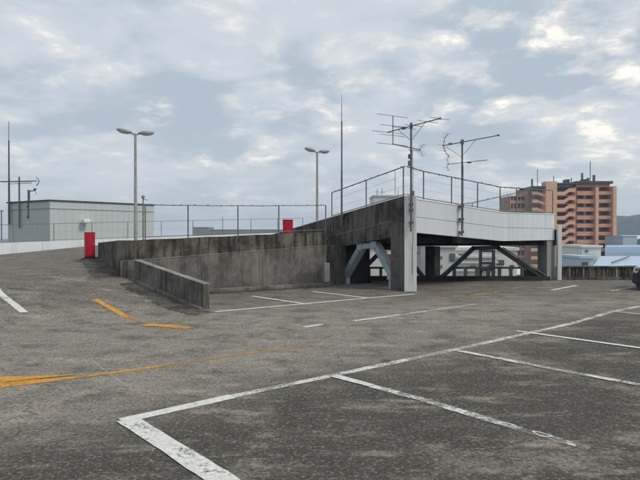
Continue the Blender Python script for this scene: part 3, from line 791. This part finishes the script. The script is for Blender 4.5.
while x<33 and k<95:
    wv=random.choice((.035,.05,.06,.045)); mb=MB(); mb.box((x,ED-.055,.268),(wv,.03,.35)); mb.build('rib',M['post'] if random.random()<.55 else M['para'],rb); x+=.25+random.uniform(-.03,.03); k+=1

# ------------------------------------------------------------------ parked car (nose at the right edge)
def car():
    L_=3.7; Wd=1.66
    hd=Vector((-.80,.60)).normalized(); lt=Vector((-hd.y,hd.x))       # heading, left of heading
    nose=Vector((9.29,16.72))
    orig=nose-hd*(L_/2)-lt*(Wd/2)*1.0+hd*.0
    # near side of the car faces the camera
    orig=nose-hd*(L_/2)+(-lt if lt.y>0 else lt)*0 + Vector((-lt.x,-lt.y))*0
    if lt.y>0: sgn=1
    else: sgn=-1
    orig=nose-hd*(L_/2)+lt*(Wd/2)*sgn
    e=empty('parked_car',(orig.x,orig.y,0),'white car with dark lower trim parked at the right edge of the picture','car')
    T=lambda x,y,z: Vector((orig.x+hd.x*x+lt.x*y,orig.y+hd.y*x+lt.y*y,z))
    white=plain('white_car_paint',(.78,.79,.80),.2,0,.03,2,.6); dark=plain('black_car_trim',(.02,.021,.023),.45,0,.2,8)
    # body: cross sections along x
    def loft(secs,mat,name,zlo,par,smooth=True):
        b=MB(); n=None
        for s in secs:
            x,w,z0,z1,cr=s; r=[(-w,z0),(-w*1.0,z0+(z1-z0)*.5),(-w*.97,z1-cr),(-w*.86,z1-cr*.25),(-w*.45,z1),(0,z1+.01),(w*.45,z1),(w*.86,z1-cr*.25),(w*.97,z1-cr),(w*1.0,z0+(z1-z0)*.5),(w,z0)]
            n=len(r); b.v += [T(x,y,z) for y,z in r]
        for i in range(len(secs)-1):
            for j in range(n):
                k=(j+1)%n; b.f.append((i*n+j,i*n+k,(i+1)*n+k,(i+1)*n+j))
        b.f.append(tuple(range(n))); m=(len(secs)-1)*n; b.f.append(tuple(range(m,m+n))[::-1])
        return b.build(name,mat,par,smooth=smooth)
    h=Wd/2
    loft([(-1.85,h*.86,.45,.80,.1),(-1.78,h*.95,.40,.92,.1),(-1.2,h,.40,.97,.08),(.2,h,.40,.95,.08),(.95,h*.99,.40,.93,.09),(1.45,h*.95,.42,.84,.10),(1.70,h*.86,.45,.74,.12),(1.82,h*.70,.48,.66,.08)],white,'body',.3,e)
    loft([(-1.80,h*.90,.18,.46,.03),(-1.5,h*.99,.17,.45,.03),(1.3,h*.99,.17,.45,.03),(1.62,h*.95,.17,.50,.03),(1.80,h*.82,.19,.56,.05),(1.86,h*.66,.22,.55,.05)],dark,'lower_trim',.2,e)
    loft([(-1.55,h*.80,.93,.98,.02),(-1.25,h*.78,.93,1.40,.08),(-.6,h*.76,.93,1.50,.07),(.05,h*.75,.93,1.46,.07),(.75,h*.84,.92,.95,.02)],M['glass'],'windows',.9,e)
    loft([(-1.22,h*.72,1.40,1.45,.03),(-.6,h*.72,1.46,1.54,.03),(.02,h*.70,1.44,1.50,.03)],white,'roof',1.4,e)
    for sx in (1.40,-1.20):
        for sy in (1,-1):
            wh=MB(); wh.tube(T(sx,sy*(h-.19),.30),T(sx,sy*(h+.012),.30),.30,n=28); wo=wh.build('wheel',M['black'],e,bevel=.02)
            wr=MB(); wr.tube(T(sx,sy*(h+.002),.30),T(sx,sy*(h+.022),.30),.185,n=20)
            for k in range(5):
                t=2*math.pi*k/5; c=T(sx,sy*(h+.026),.30); a=T(sx+.16*math.cos(t),sy*(h+.026),.30+.16*math.sin(t)); wr.bar(c,a,.04,.02)
            wr.build('rim',M['darksteel'],wo)
            ar=MB(); ar.tube(T(sx,sy*(h-.03),.32),T(sx,sy*(h+.006),.32),.365,n=28); ar.build('wheel_arch',dark,e)
    for sy in (1,-1):
        MB().ell(T(1.66,sy*h*.74,.62),(.13,.13,.075)).build('headlight',M['glass2'],e,smooth=True)
        MB().ell(T(.62,sy*(h+.08),1.0),(.07,.09,.06)).build('mirror',white,e,smooth=True)
    MB().box(T(1.84,0,.50),(.03,.9,.12),math.atan2(hd.y,hd.x)).build('grille',dark,e)
car()

# ------------------------------------------------------------------ pale building on the left
pb0=W(50,0,40); pbl=W(8,0,43); pbr=W(154,0,46.2)
c0=Vector((pb0.x,pb0.y)); cl_=Vector((pbl.x,pbl.y)); cr_=Vector((pbr.x,pbr.y)); cb_=cl_+cr_-c0
pbz=4.08
bd_=empty('pale_green_building',(c0.x,c0.y,FR),'pale green grey flat roofed building behind the whitewashed wall on the left','building')
MB().prism([c0,cr_,cb_,cl_],FR,pbz).build('wall',M['pale'],bd_)
rbm=MB()
for a,c in ((cl_,c0),(c0,cr_)):
    d=(c-a).normalized(); n=Vector((d.y,-d.x)); L=(c-a).length; k=.25
    while k<L-.1:
        p=a+d*k+n*.006; rbm.box((p.x,p.y,(FR+pbz)/2),(.03,.012,pbz-FR-.1),math.atan2(d.y,d.x)); k+=.45
rbm.build('cladding_ribs',M['pale'],bd_)
out=lambda p,k: p+(p-(c0+cb_)/2).normalized()*k
MB().prism([out(c0,.12),out(cr_,.12),out(cb_,.12),out(cl_,.12)],pbz+.002,pbz+.10).build('roof_edge',M['trim'],bd_)
jt=MB()
for a,c in ((cl_,c0),(c0,cr_)):
    d=(c-a).normalized(); n=Vector((d.y,-d.x)); jt.wall(a+n*.02,c+n*.02,.02,pbz-.55,pbz-.52,pbz-.55,pbz-.52,0)
jt.build('cladding_joint',M['steel'],bd_)
dr=(cr_-c0).normalized(); nr_=Vector((dr.y,-dr.x)); vh=c0+dr*((cr_-c0).length*.345)+nr_*.22
hv=MB(); 
HV=W(88,0,41.9); hv.box((HV.x,HV.y-.35,W(0,221,41.6).z),(.5,.42,.28),math.atan2(dr.y,dr.x)); hv.build('vent_hood',M['whitecap'],bd_,bevel=.05)
MB().tube((cr_.x-.7,cr_.y-.75,0),(cr_.x-.7,cr_.y-.75,4.0),.04,n=6).build('downpipe',M['rail'],bd_)
# aerial mast on it
Da=41.9
ea=empty('yagi_aerial',W(19.5,228,Da),'long yagi aerial pointing left on a short mast over the pale building','television aerial')
MB().tube(W(19.5,228,Da),W(19.5,177,Da),.06,n=8).build('mast',M['mast'],ea)
mb=MB(); mb.tube(W(-4,181.8,Da),W(37,181,Da),.035,n=6); mb.tube(W(9,184,Da),W(32,183.2,Da),.02,n=6)
for i in range(10): p=W(0+3.2*i,181.7,Da); mb.tube(p-Vector((0,.5,0)),p+Vector((0,.5,0)),.015,n=5)
mb.path([W(36.5,177,Da),W(38.2,179,Da),W(39.5,181,Da),W(38.5,183.5,Da),W(36.5,186,Da)],.03,5); mb.build('yagi',M['thin'],ea)
eb=empty('small_aerial',W(29,218,Da),'short stub mast with a side arm on the wall of the pale building','mast')
MB().tube(W(29,218,Da-.4),W(29,190,Da-.4),.09,n=8).build('mast',M['mast'],eb)
mb=MB(); mb.tube(W(29,191.5,Da-.4),W(35,190.5,Da-.4),.035,n=6); mb.ell(W(35.2,189.3,Da-.4),(.10,.10,.10)); mb.tube(W(35,190,Da-.4),W(37,194.5,Da-.4),.02,n=5); mb.build('side_arm',M['mast'],eb)
mb=MB(); mb.box(W(30,206.5,Da-.35),(.36,.2,.16)); mb.box(W(30,217.5,Da-.35),(.34,.2,.14)); mb.build('brackets',M['mast'],eb)
ec=empty('small_aerial',W(1.6,232,60),'faint distant aerial with a cross bar at the left edge','mast')
mb=MB(); mb.tube(W(1.6,240,60),W(1.6,210,60),.06,n=6); mb.tube(W(-1,211.2,60),W(4,211,60),.04,n=6); mb.build('mast',M['mast'],ec)

# ------------------------------------------------------------------ apartment tower
ORG=concrete('orange_brown_tile',(.70,.38,.25),(.62,.31,.20),.12); ORG2=concrete('pale_terracotta_tile',(.76,.47,.34),(.68,.41,.28),.12)
GRB=concrete('grey_brown_render',(.66,.48,.38),(.56,.39,.30),.2)
TD=205.0; sc=TD/F
tx=lambda px:(px-320)*sc
tz=lambda py:H0+(HY-py)*sc
tw=empty('apartment_tower',(tx(580),TD+6,FR),'tall orange brown apartment block with zigzag stair bands behind the bridge','building')
fh_=8.1*sc
def tb(name,x0,x1,z0,z1,y0,y1,mat,par=tw): 
    b=MB(); b.box(((tx(x0)+tx(x1))/2,TD+(y0+y1)/2,(z0+z1)/2),(tx(x1)-tx(x0),y1-y0,z1-z0)); return b.build(name,mat,par)
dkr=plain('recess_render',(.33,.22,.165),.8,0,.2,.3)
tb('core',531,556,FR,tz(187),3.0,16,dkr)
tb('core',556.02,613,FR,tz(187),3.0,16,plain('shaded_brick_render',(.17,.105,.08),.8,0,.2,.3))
tb('wall',544.5,555.5,FR,tz(181.7),-1.2,3,ORG2)
tb('wall',574.5,577,FR,tz(187),.6,3,ORG)
tb('pilaster',594.3,597.3,FR,tz(187.5),-1.0,3,ORG2)
tb('pilaster',611.2,614.5,FR,tz(186.5),-1.4,3,ORG2)
tb('pilaster',621.5,623.3,FR,tz(187.5),9,11,ORG)
# angled right flank
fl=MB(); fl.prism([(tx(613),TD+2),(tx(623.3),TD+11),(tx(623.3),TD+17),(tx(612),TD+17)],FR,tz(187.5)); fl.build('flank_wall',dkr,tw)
# left wing
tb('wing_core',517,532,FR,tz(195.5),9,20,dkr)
tb('wing_roof',516.5,532,tz(195.4),tz(194.3),7,20,GRB)
zs=tz(190)
nf=11
for i in range(nf):
    z=tz(190.5)-i*fh_       # floor-slab line of the storey; band hangs at z-? .. z
    if z<FR+2: break
    zb_=z-fh_*.46
    # balconies, main bay
    tb('balcony',577,594.2,zb_-fh_*.0,z-fh_*.08,.0,.35,ORG)
    tb('balcony_rail',577,594.2,z-fh_*.07,z-fh_*.035,.1,.25,M['rail'])
    tb('balcony_slab',577,594.2,zb_-.35,zb_-.02,.0,3,ORG2)
    tb('window',579,592.5,z-fh_*.95,zb_-.4,2.86,2.98,M['glass2'] if i%3 else M['glass'])
    tb('partition',585.3,586.1,z-fh_*.98,zb_-.36,.5,2.8,ORG2)
    # right bay
    tb('balcony',597.4,611.1,zb_+fh_*.06,z-fh_*.10,-.3,.1,ORG)
    tb('balcony_slab',597.4,611.1,zb_-.2,zb_+.1,-.3,3,ORG2)
    tb('air_conditioner',598.2,599.6,z-fh_*.98+.0,z-fh_*.72,.6,1.3,M['whitecap'])
    tb('window',600.5,608.5,z-fh_*.92,zb_-.25,2.86,2.98,M['glass2'])
    tb('partition',597.5,600,z-fh_*.98,zb_-.22,1.4,2.9,ORG2)
    # flank band
    b=MB(); a=Vector((tx(614),TD+1.6)); c=Vector((tx(622.5),TD+9.8)); b.wall(a,c,.4,zb_,z-.3,zb_,z-.3,0); b.build('flank_balcony',ORG,tw)
    # zigzag stair band
    x0,x1,x2,x3=tx(556),tx(563.5),tx(568.5),tx(574.3); lo1=z-fh_*.62; hgt=fh_*.46; rise=fh_*.42
    b=MB(); y0,y1=TD-.6,TD-.2
    for (xa,za,xb,zb2) in ((x0,lo1,x1,lo1),(x1,lo1,x2,lo1+rise),(x2,lo1+rise,x3,lo1+rise)):
        b.hexa([(xa,y0,za),(xb,y0,zb2),(xb,y1,zb2),(xa,y1,za),(xa,y0,za+hgt),(xb,y0,zb2+hgt),(xb,y1,zb2+hgt),(xa,y1,za+hgt)])
    b.build('stair_band',ORG2,tw)
    tb('landing',556,574.3,lo1-.2,lo1,-.2,3,ORG)
    # left bay with curved fronts
    tb('balcony',531,537.5,zb_-.2,z-fh_*.12,-.2,.1,GRB)
    b=MB(); xa=tx(537.6); xb=tx(544.4)
    b.hexa([(xa,TD-.2,zb_-.2),(xb,TD-.9,zb_-1.2),(xb,TD-.5,zb_-1.2),(xa,TD+.2,zb_-.2),(xa,TD-.2,z-.5),(xb,TD-.9,z-1.5),(xb,TD-.5,z-1.5),(xa,TD+.2,z-.5)]); b.build('stair_band',ORG2,tw)
    if i>=1:
        tb('wing_balcony',516.6,531.5,zb_,z-fh_*.1,6.8,7.1,GRB)
for x in (516.7,520,524,527.5): tb('wing_post',x,x+.7,FR,tz(195.5),7.2,7.6,GRB)
tb('roof_slab',531,544,tz(188.3),tz(186.3),-1,12,M['trim']); tb('roof_slab',555.7,576,tz(184.5),tz(183),-.8,12,M['trim'])
tb('roof_slab',576.2,612,tz(183.8),tz(181.2),-.6,12,M['trim'])
tb('roof_house',560,574,tz(187),tz(184.6),1,9,M['glass2']); tb('roof_house',577,611,tz(187),tz(184),1,9,ORG)
tb('roof_block',568.5,572,tz(182.9),tz(178.8),2,5,M['trim']); tb('roof_block',586,589,tz(181.1),tz(178.6),2,5,M['trim'])
for x,y0,y1,w in ((536,186,178,.35),(541.5,186,168,.12),(558,183,175,.15),(576,181,177,.2),(587,181,172,.4),(593,181,177,.5),(595.2,181,160,.14),(599,181,174,.5)):
    b=MB(); b.tube((tx(x),TD+4,tz(y0)),(tx(x),TD+4,tz(y1)),w,n=6); b.build('roof_mast',M['mast'],tw)

# ------------------------------------------------------------------ low buildings beyond the edge
def block(name,label,x0,x1,D,ytop,depth,mat,zbase=FR,roofmat=None,rh=.25,wins=(),cat='building'):
    k=D/F; X0=(x0-320)*k; X1=(x1-320)*k; Z=H0+(HY-ytop)*k
    e=empty(name,((X0+X1)/2,D,zbase),label,cat)
    MB().box(((X0+X1)/2,D+depth/2,(zbase+Z)/2),(X1-X0,depth,Z-zbase)).build('wall',mat,e)
    MB().box(((X0+X1)/2,D+depth/2,Z+rh/2+.005),(X1-X0+.3,depth+.3,rh)).build('roof',roofmat or mat,e)
    for (wx0,wx1,wy0,wy1) in wins:
        a=(wx0-320)*k; c=(wx1-320)*k; z0=H0+(HY-wy1)*k; z1=H0+(HY-wy0)*k
        w=MB().box(((a+c)/2,D-.03,(z0+z1)/2),(c-a,.1,z1-z0)).build('window_frame',M['trim'],e)
        MB().box(((a+c)/2,D-.09,(z0+z1)/2),((c-a)*.86,.02,(z1-z0)*.82)).build('pane',M['glass2'],w)
    return e
offw=painted('off_white_render',(.68,.68,.64),(.45,.45,.42),.35); offg=painted('light_grey_render',(.58,.60,.60),(.4,.41,.41),.3)
dgrey=painted('dull_grey_render',(.24,.26,.28),(.17,.18,.2),.3); blue=painted('light_blue_metal_roof',(.42,.54,.67),(.33,.44,.55),.35,.5); blue2=painted('pale_blue_wall_panel',(.42,.52,.62),(.33,.42,.52),.3)
bw=block('white_building','long off white building with ledges seen through the gap under the bridge',455,517,46,250.5,9,offw,wins=((459,467,254,259),(497,504,260,265),(510,514,265,268.5),(470,476,266,270)))
for py in (256.5,262,270): 
    k=46/F; MB().box((((455+497)/2-320)*k,45.8,H0+(HY-py)*k),(42*k,.4,.18)).build('ledge',offg,bw)
block('grey_building','light grey building with vertical pipes right of the rear bridge column',436,455.5,43,247.5,8,offg,wins=((450,455,253.5,261),(441,442,256,259),(441,442,265,268)))
block('white_house','plain white house seen left of the rear bridge column',398,425,50,246.5,8,offw,wins=((414,425,252.5,253),))
block('white_house','pale house seen through the blue grey brace opening',364,392,48,248,8,offw,wins=((384,387,251,256),))
bs=MB(); k=44/F; X=(388.8-320)*k; bs.box((X,43.5,H0-26*k),(.55,.3,1.1)); tag(bs.build('red_sign_board',M['red']),'small red board on a far wall seen beside the corner column','sign')
# steel stair frame
es=empty('steel_stair',W(487,281,30),'dark steel stair frame standing before the white building','stair')
for x in (480.5,493.5):
    MB().bar(W(x,300,30),W(x,250,30),.14,.14,up=(0,1,0)).build('post',M['darksteel'],es)
for y in (251,263,270): MB().bar(W(480,y,30),W(494,y,30),.10,.12).build('cross_beam',M['darksteel'],es)
MB().bar(W(481,271,30),W(493,264,30),.3,.1).build('flight',M['darksteel'],es)
# far right
block('cream_building','small cream building with a round vent between flats and blue roof',582,601,62,247.5,6,offw,wins=((585.5,588,250,252),))
block('blue_shed','low pale blue shed below the small cream building',581,594,56,258.5,5,blue2,wins=((582,588,262,265),))
e=empty('blue_roof_hall',W(620,268,58),'wide hall with a light blue sloping metal roof at the right edge','building')
a=W(592,267.5,54); b_=W(690,267.5,54); c=W(690,256,64); d=W(600,256,64)
mb=MB(); mb.slab([a,b_,c,d],.12); mb.build('roof',blue,e)
mb=MB(); mb.prism([(a.x+.2,54.2),(b_.x,54.2),(c.x,63.9),(d.x+.1,63.9)],FR,W(0,268.3,54).z); mb.build('wall',blue2,e)
mb=MB(); mb.prism([(W(605,0,65).x,65),(W(690,0,65).x,65),(W(690,0,65).x,73),(W(607,0,73).x,73)],FR,W(0,246.5,65).z); mb.build('upper_storey',blue,e)
mb=MB(); p=W(612,264,56.4)+Vector((0,0,.15)); q=W(629,258,61.5)+Vector((0,0,.15)); mb.tube(p,q,.07,n=6); mb.build('roof_pipe',M['rail'],e)
mb=MB(); mb.box(W(640,267,53.8),(3.0,.3,.25)); mb.build('gutter',M['trim'],e)
block('distant_building','pale distant block at the foot of the wooded hill',623,637,190,236.5,12,blue2)
block('distant_building','long low grey building far away behind the wall fence',208,310,300,230,15,dgrey,rh=.3)
block('distant_building','taller end of the distant grey roofline above the wall fence',193,208.5,296,227.6,15,dgrey)
dw=block('rooftop_house','faint white rooftop house with thin masts behind the dark side of the bridge',374,398,95,196.5,8,offg)
for x,y in ((377,189),(382,188),(395,172),(398,190)):
    MB().tube(W(x,197,95),W(x,y,95),.05,n=6).build('thin_mast',M['thin'],dw)
MB().bar(W(374,192,95),W(386,192,95),.06,.06).build('crossbar',M['thin'],dw)
# town spread below
names=['town_house']
random.seed(21)
cnt=0
for i in range(64):
    D=random.uniform(90,420); px=random.uniform(150,700)
    if 500<px<640 and D<230: continue
    zt_=random.uniform(-7.5,-3.5) if D<250 else random.uniform(-5,.8)
    X=(px-320)/F*D; w=random.uniform(8,16); m=random.choice((offw,offg,GRB,blue2))
    e=empty('town_house',(X,D,FR),'one of the small distant town houses beyond the car park edge','house','distant town houses')
    MB().box((X,D,(FR+zt_)/2),(w,9,zt_-FR)).build('wall',m,e)
    rf=MB(); hw=w/2+.4; rf.add([(X-hw,D-5,zt_),(X+hw,D-5,zt_),(X+hw,D+5,zt_),(X-hw,D+5,zt_),(X-hw+2,D,zt_+2),(X+hw-2,D,zt_+2)],[(0,1,5,4),(1,2,5),(2,3,4,5),(3,0,4),(3,2,1,0)]); rf.build('roof',random.choice((M['trim'],offg,blue)),e)

# ------------------------------------------------------------------ city ground and hills
MB().add([(-1700,-1500,FR),(1700,-1500,FR),(1700,1900,FR),(-1700,1900,FR)],[(0,1,2,3)])
cg=MB().add([(-1700,-1500,FR),(1700,-1500,FR),(1700,1900,FR),(-1700,1900,FR)],[(0,1,2,3)])
tag(cg.build('ground',concrete('town_ground',(.20,.20,.18),(.10,.11,.09),.2)),kind='structure')
hill=MB(); nx,ny=150,26; 
def hh(x,y):
    r=ss(x,640,820)*(1-.0*x); b=ss(y,1050,1350)*(1-ss(y,1600,1860))
    import mathutils
    nz=mathutils.noise.noise(Vector((x*.006,y*.006,0)))*.25+mathutils.noise.noise(Vector((x*.03,y*.03,3)))*.10+mathutils.noise.noise(Vector((x*.12,y*.12,5)))*.10
    return FR-1+ (63*(1+nz))*b*r
for j in range(ny+1):
    for i in range(nx+1):
        x=600+1050*i/nx; y=1030+840*j/ny; hill.v.append(Vector((x,y,hh(x,y))))
for j in range(ny):
    for i in range(nx):
        a=j*(nx+1)+i; hill.f.append((a,a+1,a+nx+2,a+nx+1))
hm=N('wooded_hill'); fo=hm.noise(.05,8,.7)
hmat=hm.col(hm.mix(hm.ramp(fo,.4,.62),(.010,.020,.014),(.03,.046,.030)),.95)
ho=hill.build('hills',hmat); tag(ho,kind='structure')

# haze
hz=MB().box((0,200,30),(3600,3600,90)); 
hzm=bpy.data.materials.new('haze_air'); hzm.use_nodes=True; t=hzm.node_tree
t.nodes.remove(t.nodes['Principled BSDF']); pv=t.nodes.new('ShaderNodeVolumePrincipled'); pv.inputs['Density'].default_value=.00042; pv.inputs['Color'].default_value=(.62,.78,.95,1); pv.inputs['Anisotropy'].default_value=0
t.links.new(pv.outputs[0],t.nodes['Material Output'].inputs['Volume'])
HAZE=True
if HAZE: tag(hz.build('haze',hzm),kind='stuff')

# ------------------------------------------------------------------ sky, sun, camera
wld=bpy.data.worlds.new('World'); S.world=wld; wld.use_nodes=True
t=wld.node_tree; nn_=t.nodes; ll=t.links
bg=nn_['Background']; bg.inputs['Strength'].default_value=.1
SE=R(48); SA=R(62)      # sun elevation, azimuth clockwise from +Y
sky=nn_.new('ShaderNodeTexSky'); sky.sky_type='NISHITA'; sky.sun_disc=False; sky.sun_elevation=SE; sky.sun_rotation=SA; sky.dust_density=3
class Wn(N):
    def __init__(s): s.t=t; s.n=nn_; s.l=ll
w=Wn()
tc=nn_.new('ShaderNodeTexCoord'); gen=tc.outputs['Generated']
nv=nn_.new('ShaderNodeVectorMath'); nv.operation='NORMALIZE'; ll.new(gen,nv.inputs[0]); dv=nv.outputs[0]; w.pos=dv
dz=w.dot(dv,(0,0,1)); dx=w.dot(dv,(1,0,0)); dy=w.dot(dv,(0,1,0))
SX,SY=7.9,2.6
den=w.math('ADD',w.math('MAXIMUM',dz,0.0),.24)
cx=nn_.new('ShaderNodeCombineXYZ'); ll.new(w.math('DIVIDE',dx,den),cx.inputs[0]); ll.new(w.math('DIVIDE',dy,den),cx.inputs[1]); cp_=cx.outputs[0]
def wm(scale,loc): return w.map(scale,0,loc,cp_)
n_big=w.noise(1.7,4,.5,wm((1,1,1),(3.1,1.7,0)),.2)
n_mid=w.noise(3.7,9,.57,wm((1,1,1),(SX,SY,0)),.25)
n_fine=w.noise(9.0,7,.6,wm((1,1,1),(1.3,5.2,0)),.2)
n_edge=w.noise(3.7,9,.57,wm((1,1,1),(SX+.05,SY+.04,0)),.25)
dens=w.math('ADD',w.math('MULTIPLY',n_big,.5),w.math('ADD',w.math('MULTIPLY',n_mid,.42),w.math('MULTIPLY',n_fine,.12)))
c=w.mix(w.ramp(dens,.44,.58),(3.75,4.38,4.95),(5.2,5.6,6.0))
bias=w.math('ADD',w.math('MULTIPLY',dx,.09),w.math('MULTIPLY',dz,.12))
gv=w.math('ADD',n_mid,w.math('ADD',w.math('MULTIPLY',w.math('SUBTRACT',n_fine,.5),.38),bias))
c=w.mix(w.math('MULTIPLY',w.ramp(gv,.54,.64),.42),c,(7.0,6.85,6.6))      # thin bright veil round the breaks
c=w.mix(w.ramp(gv,.62,.76),c,(9.6,9.1,8.1))
c=w.mix(w.math('MULTIPLY',w.ramp(dz,.20,.0),.55),c,(6.1,6.35,6.6))
c=w.mix(.08,c,sky.outputs[0])
ll.new(c,bg.inputs['Color'])

sl=bpy.data.lights.new('sun','SUN'); sl.energy=1.35; sl.angle=R(14); sl.color=(1,.96,.90)
so=bpy.data.objects.new('sun',sl); col.objects.link(so)
sdv=Vector((math.sin(SA)*math.cos(SE),math.cos(SA)*math.cos(SE)*-1,math.sin(SE)))
SA2=math.atan2(sdv.x,sdv.y); sky.sun_rotation=SA2
so.rotation_euler=sdv.to_track_quat('Z','Y').to_euler()

cam=bpy.data.cameras.new('camera'); cam.sensor_width=36; cam.lens=36*F/640; cam.clip_start=.05; cam.clip_end=6000
co=bpy.data.objects.new('camera',cam); col.objects.link(co); co.location=(0,0,H0)
co.rotation_euler=(R(90)-math.atan((240-HY)/F),0,0); S.camera=co
S.view_settings.view_transform='Standard'; S.view_settings.look='None'; S.view_settings.gamma=1; S.view_settings.exposure=.4
S.view_settings.use_curve_mapping=False
